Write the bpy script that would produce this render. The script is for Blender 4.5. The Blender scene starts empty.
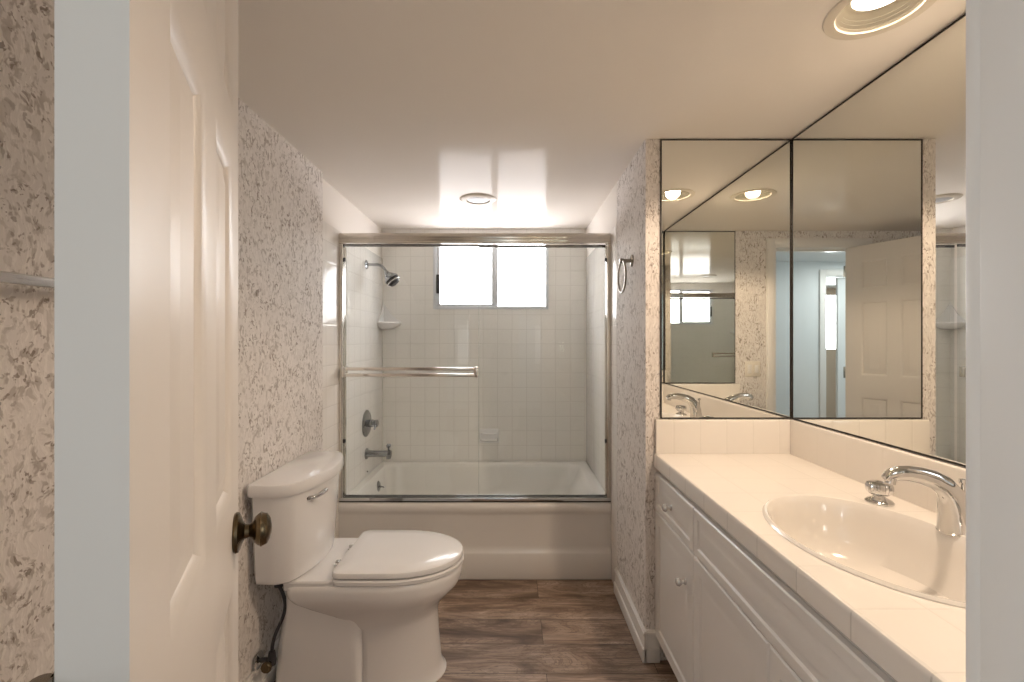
import bpy, bmesh, math, random
from mathutils import Vector, Matrix
random.seed(4)
S = bpy.context.scene
COL = S.collection
PI = math.pi
# ---------------------------------------------------------------- camera, world, light, exposure
EYE = 1.317
cam = bpy.data.objects.new('camera', bpy.data.cameras.new('camera'))
COL.objects.link(cam)
cam.location = (0, 0, EYE)
cam.rotation_euler = (PI/2, 0, 0)
cam.data.sensor_width = 36
cam.data.lens = 460/1024*36
cam.data.clip_start = 0.01
S.camera = cam
S.view_settings.view_transform = 'Standard'
S.view_settings.look = 'None'
S.view_settings.gamma = 1
S.cycles.max_bounces = 16; S.cycles.diffuse_bounces = 8; S.cycles.glossy_bounces = 10; S.cycles.transparent_max_bounces = 32
S.view_settings.use_curve_mapping = False
S.view_settings.exposure = 0.98
w = bpy.data.worlds.new('sky'); S.world = w; w.use_nodes = True
w.node_tree.nodes['Background'].inputs[0].default_value = (.75, .85, 1, 1)
w.node_tree.nodes['Background'].inputs[1].default_value = 1.0

def area(name, loc, rot, sx, sy, power, color, shape='RECTANGLE', spread=PI):
    l = bpy.data.lights.new(name, 'AREA'); l.shape = shape; l.size = sx; l.size_y = sy
    l.energy = power; l.color = color; l.spread = spread
    o = bpy.data.objects.new(name, l); COL.objects.link(o)
    o.location = loc; o.rotation_euler = rot
    return o
# two added hall fill panels kept out of view, daylight in the room beyond
area('hall_fill_panel', (.62, -.85, 1.55), (PI/2*.97, 0, .12), .9, .9, 2.5, (1, .985, .94))  # added fill for the bathroom, standing in for hall daylight
area('hall_wall_fill', (-1.25, -.45, 2.13), (0, 0, 0), .6, .5, 7, (.93, .97, 1))  # added unseen panel, brightens the hall walls and right door jamb
area('far_room_daylight', (-2.5, -3.1, 1.6), (-PI/2, 0, PI), .8, .8, 22, (.9, .95, 1))

# ---------------------------------------------------------------- geometry constants
XL, XR, XV = -.936, .551, 1.155      # left wall, shower side wall, vanity wall
YN, YD, YT, YB = .30, 1.897, 2.535, 3.42   # door wall, vanity end wall, tub front, shower back
ZC = 2.15

# ---------------------------------------------------------------- materials
def nt(name):
    m = bpy.data.materials.new(name); m.use_nodes = True
    t = m.node_tree; b = t.nodes['Principled BSDF']
    return m, t, b
def N(t, kind, **kw):
    n = t.nodes.new(kind)
    for k, v in kw.items(): setattr(n, k, v)
    return n
def coords(t, scale=(1, 1, 1), rot=(0, 0, 0)):
    g = N(t, 'ShaderNodeTexCoord'); mp = N(t, 'ShaderNodeMapping')
    mp.inputs['Scale'].default_value = scale; mp.inputs['Rotation'].default_value = rot
    t.links.new(g.outputs['Object'], mp.inputs['Vector']); return mp.outputs[0]
def noise(t, vec, scale, detail=3, rough=.5, dist=0):
    n = N(t, 'ShaderNodeTexNoise'); n.inputs['Scale'].default_value = scale
    n.inputs['Detail'].default_value = detail; n.inputs['Roughness'].default_value = rough
    n.inputs['Distortion'].default_value = dist
    t.links.new(vec, n.inputs['Vector']); return n.outputs['Fac']
def ramp(t, fac, stops):
    r = N(t, 'ShaderNodeValToRGB'); e = r.color_ramp.elements
    while len(e) < len(stops): e.new(.5)
    for i, (p, c) in enumerate(stops):
        e[i].position = p; e[i].color = (c, c, c, 1) if not isinstance(c, tuple) else (*c, 1)
    t.links.new(fac, r.inputs[0]); return r.outputs['Color']
def mix(t, fac, a, b, mode='MIX'):
    m = N(t, 'ShaderNodeMix', data_type='RGBA', blend_type=mode)
    if isinstance(fac, (int, float)): m.inputs[0].default_value = fac
    else: t.links.new(fac, m.inputs[0])
    for i, v in ((6, a), (7, b)):
        if isinstance(v, tuple): m.inputs[i].default_value = (*v, 1)
        else: t.links.new(v, m.inputs[i])
    return m.outputs[2]
def math_n(t, op, a, b=None):
    m = N(t, 'ShaderNodeMath', operation=op)
    for i, v in ((0, a), (1, b)):
        if v is None: continue
        if isinstance(v, (int, float)): m.inputs[i].default_value = v
        else: t.links.new(v, m.inputs[i])
    return m.outputs[0]
def bump(t, b, h, strength=.3, dist=.002):
    n = N(t, 'ShaderNodeBump'); n.inputs['Strength'].default_value = strength
    n.inputs['Distance'].default_value = dist
    t.links.new(h, n.inputs['Height']); t.links.new(n.outputs[0], b.inputs['Normal'])

def plain(name, col, rough=.5, metal=0, var=.03, vscale=6, coat=0, bmp=0, spec=.5):
    m, t, b = nt(name)
    v = coords(t); n = noise(t, v, vscale, 4)
    c2 = tuple(max(0, c*(1-var*2)) for c in col)
    t.links.new(mix(t, n, col, c2), b.inputs['Base Color'])
    b.inputs['Roughness'].default_value = rough; b.inputs['Metallic'].default_value = metal
    b.inputs['Coat Weight'].default_value = coat; b.inputs['Coat Roughness'].default_value = .06
    b.inputs['Specular IOR Level'].default_value = spec
    if bmp: bump(t, b, noise(t, v, 220, 2), bmp, .0006)
    return m
def wallpaper():
    m, t, b = nt('fibre_wallpaper')
    v = coords(t)
    warp = N(t, 'ShaderNodeVectorMath', operation='ADD')
    nz = N(t, 'ShaderNodeTexNoise'); nz.inputs['Scale'].default_value = 14; nz.inputs['Detail'].default_value = 2
    t.links.new(v, nz.inputs['Vector'])
    sc = N(t, 'ShaderNodeVectorMath', operation='SCALE'); sc.inputs['Scale'].default_value = .045
    t.links.new(nz.outputs['Color'], sc.inputs[0]); t.links.new(v, warp.inputs[0]); t.links.new(sc.outputs[0], warp.inputs[1])
    wv = warp.outputs[0]
    def fib(rot, s, off):
        mp = N(t, 'ShaderNodeMapping'); mp.inputs['Rotation'].default_value = rot; mp.inputs['Scale'].default_value = s
        mp.inputs['Location'].default_value = (off, off*2, off*3)
        t.links.new(wv, mp.inputs['Vector']); return noise(t, mp.outputs[0], 1, 2, .6)
    f1 = fib((.6, .6, .3), (70, 160, 34), 0)
    f2 = fib((-.7, .5, -.4), (150, 60, 34), 5)
    base = mix(t, noise(t, v, 9, 3), (.78, .735, .70), (.68, .64, .605))
    light = ramp(t, f1, [(.55, 0), (.62, 1)])
    base = mix(t, math_n(t, 'MULTIPLY', light, .6), base, (.86, .82, .78))
    patch = ramp(t, noise(t, v, 14, 2), [(.38, .25), (.58, 1)])
    mid = math_n(t, 'MULTIPLY', ramp(t, f2, [(.52, 0), (.60, 1)]), .7)
    base = mix(t, math_n(t, 'MULTIPLY', mid, patch), base, (.34, .29, .25))
    f3 = fib((.9, -.5, .2), (75, 75, 62), 9)
    dk = math_n(t, 'MULTIPLY', ramp(t, f3, [(.60, 0), (.64, 1)]), patch)
    base = mix(t, math_n(t, 'MULTIPLY', dk, .72), base, (.19, .145, .115))
    t.links.new(base, b.inputs['Base Color'])
    b.inputs['Roughness'].default_value = .75; b.inputs['Specular IOR Level'].default_value = .25
    bump(t, b, math_n(t, 'ADD', f1, f2), .35, .003)
    return m
def tile(name, axes, size=.108, col=(.86, .83, .79), grout=(.72, .69, .65), gw=.0015, rough=.12, off=(0, 0), bstr=.4):
    m, t, b = nt(name)
    g = N(t, 'ShaderNodeTexCoord'); sp = N(t, 'ShaderNodeSeparateXYZ')
    t.links.new(g.outputs['Object'], sp.inputs[0])
    hs = []
    for a, o in zip(axes, off):
        x = math_n(t, 'DIVIDE', math_n(t, 'ADD', sp.outputs[a], 10*size+o), size)
        f = math_n(t, 'FRACT', x)
        d = math_n(t, 'ABSOLUTE', math_n(t, 'SUBTRACT', f, .5))
        hs.append(math_n(t, 'MULTIPLY', math_n(t, 'SUBTRACT', .5, d), size))
    dist = math_n(t, 'MINIMUM', hs[0], hs[1])
    mask = ramp(t, math_n(t, 'DIVIDE', dist, gw*3), [(.25, 0), (.45, 1)])
    hgt = ramp(t, math_n(t, 'DIVIDE', dist, gw*5), [(.1, 0), (.9, 1)])
    v = coords(t)
    c = mix(t, noise(t, v, 5, 2), col, tuple(k*.97 for k in col))
    t.links.new(mix(t, mask, grout, c), b.inputs['Base Color'])
    b.inputs['Roughness'].default_value = rough
    h = math_n(t, 'ADD', hgt, math_n(t, 'MULTIPLY', noise(t, v, 9, 1), .8))
    bump(t, b, h, bstr, .0012)
    return m
def plank():
    m, t, b = nt('vinyl_plank_floor')
    v = coords(t)
    br = N(t, 'ShaderNodeTexBrick'); br.offset = .37; br.inputs['Scale'].default_value = 1
    br.inputs['Brick Width'].default_value = 1.2; br.inputs['Row Height'].default_value = .178
    br.inputs['Mortar Size'].default_value = .0011; br.inputs['Mortar Smooth'].default_value = .1
    br.inputs['Bias'].default_value = 0
    br.inputs['Color1'].default_value = (.0, .0, .0, 1); br.inputs['Color2'].default_value = (1, 1, 1, 1)
    br.inputs['Mortar'].default_value = (.5, .5, .5, 1)
    mp0 = N(t, 'ShaderNodeMapping'); mp0.inputs['Location'].default_value = (.62, .137, 0)
    t.links.new(v, mp0.inputs['Vector']); t.links.new(mp0.outputs[0], br.inputs['Vector'])
    sh = N(t, 'ShaderNodeVectorMath', operation='MULTIPLY_ADD')
    t.links.new(br.outputs['Color'], sh.inputs[0]); sh.inputs[1].default_value = (3.1, 5.7, 1.3); t.links.new(v, sh.inputs[2])
    mp = N(t, 'ShaderNodeMapping'); mp.inputs['Scale'].default_value = (1.7, 6.5, 1)
    t.links.new(sh.outputs[0], mp.inputs['Vector'])
    n1 = noise(t, mp.outputs[0], 1.5, 5, .6, 1.1)
    mp2 = N(t, 'ShaderNodeMapping'); mp2.inputs['Scale'].default_value = (2.5, 60, 1)
    t.links.new(sh.outputs[0], mp2.inputs['Vector'])
    n2 = noise(t, mp2.outputs[0], 2.5, 4, .65, .3)
    wv = math_n(t, 'SINE', math_n(t, 'MULTIPLY', n1, 100))
    c = ramp(t, n1, [(.32, (.10, .062, .042)), (.44, (.24, .165, .12)), (.54, (.38, .285, .215)), (.68, (.52, .41, .33))])
    c = mix(t, math_n(t, 'MULTIPLY', ramp(t, n2, [(.35, 1), (.62, 0)]), .6), c, (.07, .045, .03))
    c = mix(t, math_n(t, 'MULTIPLY', ramp(t, wv, [(.50, 0), (1, 1)]), .5), c, (.11, .072, .05))
    c = mix(t, .5, c, mix(t, br.outputs['Color'], (.38, .34, .31), (.66, .60, .55)), 'OVERLAY')
    c = mix(t, br.outputs['Fac'], c, (.03, .02, .015))
    t.links.new(c, b.inputs['Base Color'])
    b.inputs['Roughness'].default_value = .42
    bump(t, b, n2, .25, .001)
    return m
def mirror_mat():
    m, t, b = nt('silvered_mirror_glass')
    v = coords(t)
    t.links.new(mix(t, noise(t, v, 3), (.86, .865, .83), (.85, .86, .83)), b.inputs['Base Color'])
    b.inputs['Metallic'].default_value = 1; b.inputs['Roughness'].default_value = 0.0
    return m
def glass_mat(name, tint, refl=1.5):
    m = bpy.data.materials.new(name); m.use_nodes = True; t = m.node_tree; t.nodes.clear()
    o = N(t, 'ShaderNodeOutputMaterial'); tr = N(t, 'ShaderNodeBsdfTransparent'); gl = N(t, 'ShaderNodeBsdfGlossy')
    gl.inputs['Roughness'].default_value = .01
    v = coords(t)
    c = mix(t, noise(t, v, 2), tint, tuple(x*.99 for x in tint))
    t.links.new(c, tr.inputs[0])
    fr = N(t, 'ShaderNodeFresnel'); fr.inputs[0].default_value = refl
    mx = N(t, 'ShaderNodeMixShader'); ge = N(t, 'ShaderNodeNewGeometry'); t.links.new(math_n(t, 'MULTIPLY', math_n(t, 'MINIMUM', fr.outputs[0], .9), math_n(t, 'SUBTRACT', 1, ge.outputs['Backfacing'])), mx.inputs[0])
    t.links.new(tr.outputs[0], mx.inputs[1]); t.links.new(gl.outputs[0], mx.inputs[2]); t.links.new(mx.outputs[0], o.inputs[0])
    return m
def emit(name, col, strength):
    m, t, b = nt(name)
    v = coords(t)
    b.inputs['Base Color'].default_value = (.8, .8, .8, 1); b.inputs['Roughness'].default_value = .3
    t.links.new(mix(t, noise(t, v, 4), col, tuple(c*.97 for c in col)), b.inputs['Emission Color'])
    b.inputs['Emission Strength'].default_value = strength
    return m
M = {}
M['paper'] = wallpaper()
M['ceiling'] = plain('ceiling_satin_paint', (.82, .775, .72), .32, var=.01, bmp=.03, spec=.5)
M['ceiling'].node_tree.nodes['Principled BSDF'].inputs['Roughness'].default_value = .13
M['ceiling'].node_tree.nodes['Principled BSDF'].inputs['IOR'].default_value = 1.07
M['white_paint'] = plain('white_satin_paint', (.78, .76, .73), .35, var=.01)
M['door_paint'] = plain('white_door_paint', (.69, .645, .605), .38, var=.01)
M['hall_paint'] = plain('pale_hall_paint', (.74, .77, .78), .6, var=.01)
M['tan_paint'] = plain('tan_room_paint', (.55, .47, .38), .7, var=.01)
M['floor'] = plank()
M['tile_yz'] = tile('white_shower_tile_side', (1, 2))
M['tile_xz'] = tile('white_shower_tile_back', (0, 2))
M['ctile_top'] = tile('cream_counter_tile', (0, 1), .152, (.80, .755, .70), (.73, .685, .63), rough=.22, off=(.02, .04), bstr=.2)
M['ctile_front'] = tile('cream_counter_edge_tile', (1, 1), .152, (.80, .755, .70), (.62, .58, .53), rough=.2, off=(.04, .04), bstr=.3)
M['ctile_x'] = tile('cream_splash_tile_end', (0, 0), .108, (.80, .755, .70), (.73, .69, .635), rough=.15, off=(.03, .03), bstr=.3)
M['ctile_y'] = tile('cream_splash_tile_side', (1, 1), .152, (.80, .755, .70), (.77, .725, .67), rough=.15, off=(.03, .03), bstr=.15)
M['porcelain'] = plain('white_porcelain', (.83, .815, .81), .12, var=.005, coat=.6)
M['sinkp'] = plain('cream_sink_porcelain', (.78, .74, .69), .14, var=.005, coat=.5)
M['enamel'] = plain('white_tub_enamel', (.80, .775, .735), .16, var=.01, coat=.5)
M['seatp'] = plain('white_seat_plastic', (.85, .84, .84), .18, var=.005, coat=.3)
M['chrome'] = plain('polished_chrome', (.66, .66, .66), .09, 1, var=.02)
M['dchrome'] = plain('shower_chrome', (.33, .34, .35), .18, 1, var=.05)
M['satin'] = plain('satin_frame_metal', (.76, .72, .66), .16, 1, var=.04)
M['brass'] = plain('antique_brass', (.20, .15, .09), .25, 1, var=.25, vscale=40)
M['nickel'] = plain('aged_nickel', (.38, .34, .29), .25, 1, var=.1)
M['black'] = plain('dark_mirror_edge', (.022, .017, .012), .5)
M['rubber'] = plain('dark_rubber', (.02, .02, .022), .5)
M['hose'] = plain('braided_hose', (.10, .10, .11), .35, .7, var=.3, vscale=300)
M['cab'] = plain('white_thermofoil', (.77, .745, .715), .28, var=.006)
M['inside'] = plain('cabinet_shadow_gap', (.45, .42, .39), .7)
M['alu'] = plain('white_window_frame', (.70, .72, .76), .4, var=.01)
M['mirror'] = mirror_mat()
M['glass'] = glass_mat('shower_glass', (.935, .955, .95), 1.6)
M['pane'] = emit('frosted_window_pane', (1.0, .965, .985), 5.6)
M['lens'] = emit('warm_lamp_lens', (1, .92, .80), 3.0)
M['baffle'] = plain('cream_lamp_baffle', (.70, .64, .54), .5)
M['can'] = plain('ribbed_beige_can', (.42, .37, .28), .6)
M['greylens'] = plain('unlit_grey_lens', (.42, .42, .43), .35)
M['daywin'] = emit('daylit_window_glass', (.82, .93, 1.0), 2.2)
M['crystal'] = plain('clear_acrylic', (.75, .73, .70), .08, .5, coat=1)
M['switch'] = plain('ivory_switch_plastic', (.78, .72, .62), .35)

# ---------------------------------------------------------------- mesh helpers
def finish(bm, ang=36):
    bmesh.ops.recalc_face_normals(bm, faces=bm.faces)
    for f in bm.faces: f.smooth = True
    for e in bm.edges:
        e.smooth = len(e.link_faces) == 2 and e.calc_face_angle(0) < math.radians(ang)
def obj(name, bm, mat, parent=None, **props):
    finish(bm)
    me = bpy.data.meshes.new(name); bm.to_mesh(me); bm.free()
    o = bpy.data.objects.new(name, me); COL.objects.link(o)
    for m in (mat if isinstance(mat, (list, tuple)) else [mat]): me.materials.append(M[m])
    if parent is not None: o.parent = parent
    for k, v in props.items(): o[k] = v
    return o
def thing(name, label, cat, loc=(0, 0, 0), rz=0, group=None):
    o = bpy.data.objects.new(name, None); COL.objects.link(o); o.empty_display_size = .05
    o.location = loc; o.rotation_euler = (0, 0, rz); o['label'] = label; o['category'] = cat
    if group: o['group'] = group
    return o
def struct(name, bm, mat, label=None):
    o = obj(name, bm, mat); o['kind'] = 'structure'
    if label: o['label'] = label
    return o
def dup(o, parent=None, **kw):
    c = o.copy(); COL.objects.link(c)
    if parent is not None: c.parent = parent
    for k, v in kw.items(): c[k] = v
    for ch in [x for x in bpy.data.objects if x.parent == o]: dup(ch, c)
    return c
def B(bm, x0, x1, y0, y1, z0, z1, bev=0, seg=2, mi=0):
    r = bmesh.ops.create_cube(bm, size=1)
    vs = r['verts']
    for v in vs:
        v.co = Vector(((x0+x1)/2+v.co.x*(x1-x0), (y0+y1)/2+v.co.y*(y1-y0), (z0+z1)/2+v.co.z*(z1-z0)))
    if bev:
        es = list({e for v in vs for e in v.link_edges})
        bmesh.ops.bevel(bm, geom=es, offset=bev, segments=seg, profile=.5, affect='EDGES')
    return bm
def box(*a, **k): return B(bmesh.new(), *a, **k)
def tube(bm, pts, rad, n=14, cap=True):
    pts = [Vector(p) for p in pts]
    rs = rad if isinstance(rad, (list, tuple)) else [rad]*len(pts)
    up = None; rings = []
    for i, p in enumerate(pts):
        d = (pts[min(i+1, len(pts)-1)]-pts[max(i-1, 0)]).normalized()
        if up is None:
            up = Vector((0, 0, 1)) if abs(d.z) < .9 else Vector((0, 1, 0))
        a = d.cross(up).normalized(); up = a.cross(d).normalized()
        r = rs[i]; rx, ry = r if isinstance(r, tuple) else (r, r)
        rings.append([bm.verts.new(p+a*math.cos(2*PI*k/n)*rx+up*math.sin(2*PI*k/n)*ry) for k in range(n)])
    loft(bm, rings, cap)
def loft(bm, rings, cap=True, closed=True):
    n = len(rings[0])
    for a, b in zip(rings, rings[1:]):
        for k in range(n if closed else n-1):
            bm.faces.new((a[k], a[(k+1) % n], b[(k+1) % n], b[k]))
    if cap:
        bm.faces.new(rings[0][::-1]); bm.faces.new(rings[-1])
def rings_from(bm, secs): return [[bm.verts.new(p) for p in s] for s in secs]
def lathe(bm, prof, origin, axis, n=28):
    """prof: (radius, height along axis)"""
    axis = Vector(axis).normalized(); q = Vector((0, 0, 1)).rotation_difference(axis); o = Vector(origin)
    rings = []
    for r, h in prof:
        r = max(r, 1e-4)
        rings.append([bm.verts.new(o+q @ Vector((r*math.cos(2*PI*k/n), r*math.sin(2*PI*k/n), h))) for k in range(n)])
    loft(bm, rings, True)
def torus(bm, c, R, r, axis, n=40, m=10):
    q = Vector((0, 0, 1)).rotation_difference(Vector(axis)); c = Vector(c)
    rings = [[bm.verts.new(c+q @ Vector(((R+r*math.cos(2*PI*j/m))*math.cos(2*PI*i/n), (R+r*math.cos(2*PI*j/m))*math.sin(2*PI*i/n), r*math.sin(2*PI*j/m)))) for j in range(m)] for i in range(n)]
    for i in range(n):
        a, b = rings[i], rings[(i+1) % n]
        for j in range(m): bm.faces.new((a[j], a[(j+1) % m], b[(j+1) % m], b[j]))
def bez(p0, p1, p2, p3, n=12):
    p0, p1, p2, p3 = map(Vector, (p0, p1, p2, p3)); out = []
    for i in range(n+1):
        t = i/n; out.append(p0*(1-t)**3+p1*3*t*(1-t)**2+p2*3*t*t*(1-t)+p3*t**3)
    return out
def plate_hole(bm, x0, x1, y0, y1, z, cx, cy, rx, ry, n=64, flip=False):
    """flat plate with an elliptical hole; returns outer and inner vertex loops"""
    inner, outer = [], []
    angs = sorted([2*PI*k/n for k in range(n)] + [math.atan2(yy-cy, xx-cx) % (2*PI) for xx in (x0, x1) for yy in (y0, y1)])
    for a in angs:
        c, s = math.cos(a), math.sin(a)
        ts = []
        if c > 1e-9: ts.append((x1-cx)/c)
        if c < -1e-9: ts.append((x0-cx)/c)
        if s > 1e-9: ts.append((y1-cy)/s)
        if s < -1e-9: ts.append((y0-cy)/s)
        t = min(ts); outer.append(bm.verts.new((cx+c*t, cy+s*t, z)))
        k = 1/math.sqrt((c/rx)**2+(s/ry)**2); inner.append(bm.verts.new((cx+c*k, cy+s*k, z)))
    m = len(angs)
    for i in range(m): bm.faces.new((outer[i], outer[(i+1) % m], inner[(i+1) % m], inner[i]))
    return outer, inner
def nested(bm, frame, levels):
    """frame: function (u, v, d)->co with rect u0,u1,v0,v1 ; levels [(inset, depth)]"""
    f, u0, u1, v0, v1 = frame; rings = []
    for ins, d in levels:
        rings.append([bm.verts.new(f(u, v, d)) for u, v in ((u0+ins, v0+ins), (u1-ins, v0+ins), (u1-ins, v1-ins), (u0+ins, v1-ins))])
    loft(bm, rings, False); bm.faces.new(rings[-1]); return rings

# ================================================================ THE SETTING
# floor, ceiling
struct('floor', box(-3.7, 1.3, -3.6, 3.6, -.08, 0), 'floor')
LX, LY = .92, 1.15
bm = bmesh.new()
o_, i_ = plate_hole(bm, XL-.12, 1.3, .18, YB+.15, ZC, LX, LY, .098, .098)
o2 = [bm.verts.new(v.co+Vector((0, 0, .1))) for v in o_]; i2 = [bm.verts.new(v.co+Vector((0, 0, .1))) for v in i_]
m_ = len(o_)
for i in range(m_):
    j = (i+1) % m_
    bm.faces.new((o_[i], o_[j], o2[j], o2[i])); bm.faces.new((i_[i], i_[j], i2[j], i2[i])); bm.faces.new((o2[i], o2[j], i2[j], i2[i]))
struct('ceiling', bm, 'ceiling')
struct('ceiling_hall', box(-3.7, 1.4, -3.6, .18, ZC, ZC+.1), 'hall_paint')
# walls of the bathroom
XA = XL-.024
struct('wall_left', box(XL-.12, XL, .18, 2.275, 0, ZC), 'paper')
struct('wall_left_alcove', box(XL-.12, XA-.010, 2.275, YB+.15, 0, ZC), 'ceiling')
struct('wall_right', box(XV, XV+.1, .18, YD, 0, ZC), 'paper')
# block between vanity and shower
struct('wall_shower_side', box(XR, 1.3, YD, YB+.15, 0, ZC), 'paper')
# back wall with window opening
WX0, WX1, WZ0, WZ1 = -.585, .272, 1.553, 2.06
bm = bmesh.new()
for a in ((XL-.12, WX0, 0, ZC), (WX1, XR, 0, ZC), (WX0, WX1, 0, WZ0), (WX0, WX1, WZ1, ZC)):
    B(bm, a[0], a[1], YB, YB+.14, a[2], a[3])
bmesh.ops.remove_doubles(bm, verts=bm.verts, dist=1e-5)
struct('wall_back', bm, 'tile_xz')
# door wall with opening
DX0, DX1, DZ = -.337, .305, 2.022
bm = bmesh.new()
B(bm, XL, DX0-.02, .18, YN, 0, ZC); B(bm, DX1+.02, XV, .18, YN, 0, ZC); B(bm, DX0-.02, DX1+.02, .18, YN, DZ+.02, ZC)
struct('wall_front', bm, 'paper')
# tile cladding on the two end walls of the tub recess, bullnose outer edge
bm = box(XA-.010, XA, 2.275, YB, .0, 1.93, bev=.004)
struct('wall_tile_left', bm, 'tile_yz')
bm = box(XR-.002, XR+.01, 2.415, YB, .0, 1.93, bev=.0015)
struct('wall_tile_right', bm, 'tile_yz')
bm = box(XR-.001, XR+.003, 2.415, YB, 1.932, ZC)
struct('wall_upper_right', bm, 'ceiling')
# door jamb lining, casing
bm = bmesh.new()
B(bm, DX0-.02, DX0, .18, YN, 0, DZ+.02, bev=.001); B(bm, DX1, DX1+.02, .18, YN, 0, DZ+.02, bev=.001); B(bm, DX0, DX1, .18, YN, DZ, DZ+.02)
B(bm, DX1-.012, DX1, .18, .235, 0, DZ); B(bm, DX0, DX1-.012, .18, .235, DZ-.012, DZ)
struct('trim_1', bm, 'white_paint')
bm = bmesh.new()
B(bm, DX1+.002, DX1+.072, YN, YN+.013, 0, DZ+.07, bev=.003); B(bm, DX1+.014, DX1+.062, YN+.013, YN+.018, 0, DZ+.06, bev=.002)
B(bm, DX0-.083, DX0-.013, YN, YN+.013, 0, DZ+.07, bev=.003)
B(bm, DX0-.012, DX1+.001, YN, YN+.013, DZ+.003, DZ+.07, bev=.003); B(bm, DX0-.07, DX1+.0135, YN+.013, YN+.018, DZ+.015, DZ+.06, bev=.002)
struct('trim_2', bm, 'white_paint')
# hall and the room beyond it
struct('wall_hall_right', box(1.3, 1.4, -1.15, .18, 0, ZC), 'hall_paint')
struct('wall_hall_left', box(-2.0, -1.9, -1.05, .18, 0, ZC), 'hall_paint')
bm = bmesh.new()
B(bm, XL-.1, DX0-.02, .168, .18, 0, ZC); B(bm, DX1+.02, 1.3, .168, .18, 0, ZC); B(bm, DX0-.02, DX1+.02, .168, .18, DZ+.02, ZC); B(bm, -1.9, XL-.1, .168, .28, 0, ZC)
struct('wall_hall_front', bm, 'hall_paint')
HX0, HX1 = -1.73, -.992
bm = bmesh.new()
B(bm, -3.7, HX0, -1.15, -1.05, 0, ZC); B(bm, HX1, 1.3, -1.15, -1.05, 0, ZC); B(bm, HX0, HX1, -1.15, -1.05, 2.0, ZC)
struct('wall_hall_back', bm, 'hall_paint')
bm = bmesh.new()
B(bm, HX1, HX1+.065, -1.05, -1.032, 0, 2.065, bev=.003); B(bm, HX0-.065, HX0, -1.05, -1.032, 0, 2.065, bev=.003); B(bm, HX0, HX1, -1.05, -1.032, 2.0, 2.065, bev=.003)
struct('trim_3', bm, 'white_paint')
bm = bmesh.new()
for a in ((-3.6, -2.95, 0, ZC), (-2.05, -.4, 0, ZC), (-2.95, -2.05, 0, 1.28), (-2.95, -2.05, 1.9, ZC)): B(bm, a[0], a[1], -3.6, -3.5, a[2], a[3])
struct('wall_far', bm, 'tan_paint')
struct('wall_far_left', box(-3.7, -3.6, -3.6, -1.15, 0, ZC), 'tan_paint')
struct('wall_far_right', box(-.4, -.3, -3.6, -1.15, 0, ZC), 'tan_paint')
win2 = struct('window_2', box(-2.95, -2.05, -3.56, -3.55, 1.28, 1.9), 'daywin')
bm = bmesh.new()
for z in [1.31+.0475*k for k in range(13)]:
    r = box(-2.92, -2.08, -3.53, -3.50, z, z+.006)
    me = bpy.data.meshes.new('t'); r.to_mesh(me); r.free(); bm.from_mesh(me); bpy.data.meshes.remove(me)
B(bm, -2.95, -2.90, -3.55, -3.49, 1.28, 1.9); B(bm, -2.10, -2.05, -3.55, -3.49, 1.28, 1.9); B(bm, -2.53, -2.47, -3.55, -3.49, 1.28, 1.9)
obj('shutter', bm, 'white_paint', win2)

# baseboards
def baseboard(name, x0, x1, y0, y1, nx, ny, h=.13):
    bm = bmesh.new()
    t1, t2 = .011, .018
    if nx: # runs in y, grows towards nx
        B(bm, *sorted((x0, x0+nx*t1)), y0, y1, 0, h, bev=.003); B(bm, *sorted((x0, x0+nx*t2)), y0, y1, 0, h*.45, bev=.004)
        B(bm, *sorted((x0, x0+nx*.015)), y0, y1, h-.022, h-.006, bev=.004)
    else:
        B(bm, x0, x1, *sorted((y0, y0+ny*t1)), 0, h, bev=.003); B(bm, x0, x1, *sorted((y0, y0+ny*t2)), 0, h*.45, bev=.004)
        B(bm, x0, x1, *sorted((y0, y0+ny*.015)), h-.022, h-.006, bev=.004)
    return struct(name, bm, 'white_paint')
baseboard('baseboard_right', XR, 0, YD-.018, 2.413, -1, 0)
baseboard('baseboard_vanity_end', XR, .606, YD, 0, 0, -1)
baseboard('baseboard_left', XL, 0, YN, 2.273, 1, 0)
baseboard('baseboard_front', XL+.02, DX0-.085, YN, 0, 0, 1)

# shower window
wy0, wy1 = YB-.006, YB+.05
win = struct('window_1', box(WX0+.02, WX1-.02, YB+.022, YB+.026, WZ0+.02, WZ1-.02), 'pane')
bm = bmesh.new()
for a in ((WX0, WX0+.022, WZ0, WZ1), (WX1-.022, WX1, WZ0, WZ1), (WX0+.022, WX1-.022, WZ0, WZ0+.022), (WX0+.022, WX1-.022, WZ1-.022, WZ1)):
    B(bm, a[0], a[1], wy0, wy1, a[2], a[3], bev=.003)
obj('window_frame', bm, 'alu', win)
bm = bmesh.new()   # sliding sash on the left
sx0, sx1, sz0, sz1 = WX0+.022, -.125, WZ0+.022, WZ1-.022
for a in ((sx0, sx0+.026, sz0, sz1), (sx1-.026, sx1, sz0, sz1), (sx0+.026, sx1-.026, sz0, sz0+.018), (sx0+.026, sx1-.026, sz1-.018, sz1)):
    B(bm, a[0], a[1], YB+.002, YB+.021, a[2], a[3], bev=.002)
sash = obj('sash', bm, 'alu', win)
obj('latch', box(sx0+.002, sx0+.026, YB-.014, YB+.002, 1.67, 1.81, bev=.003), 'rubber', sash, label='black sash latch')
bm = bmesh.new()
for a in ((-.127, -.105, sz0, sz1), (WX1-.036, WX1-.022, sz0, sz1), (-.105, WX1-.036, sz0, sz0+.014), (-.105, WX1-.036, sz1-.014, sz1)):
    B(bm, a[0], a[1], YB+.027, YB+.045, a[2], a[3], bev=.002)
obj('fixed_sash', bm, 'alu', win)
bm = bmesh.new()
B(bm, -.127, -.105, YB+.005, YB+.021, sz0, sz1, bev=.002)
obj('mullion', bm, 'alu', win)
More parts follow.
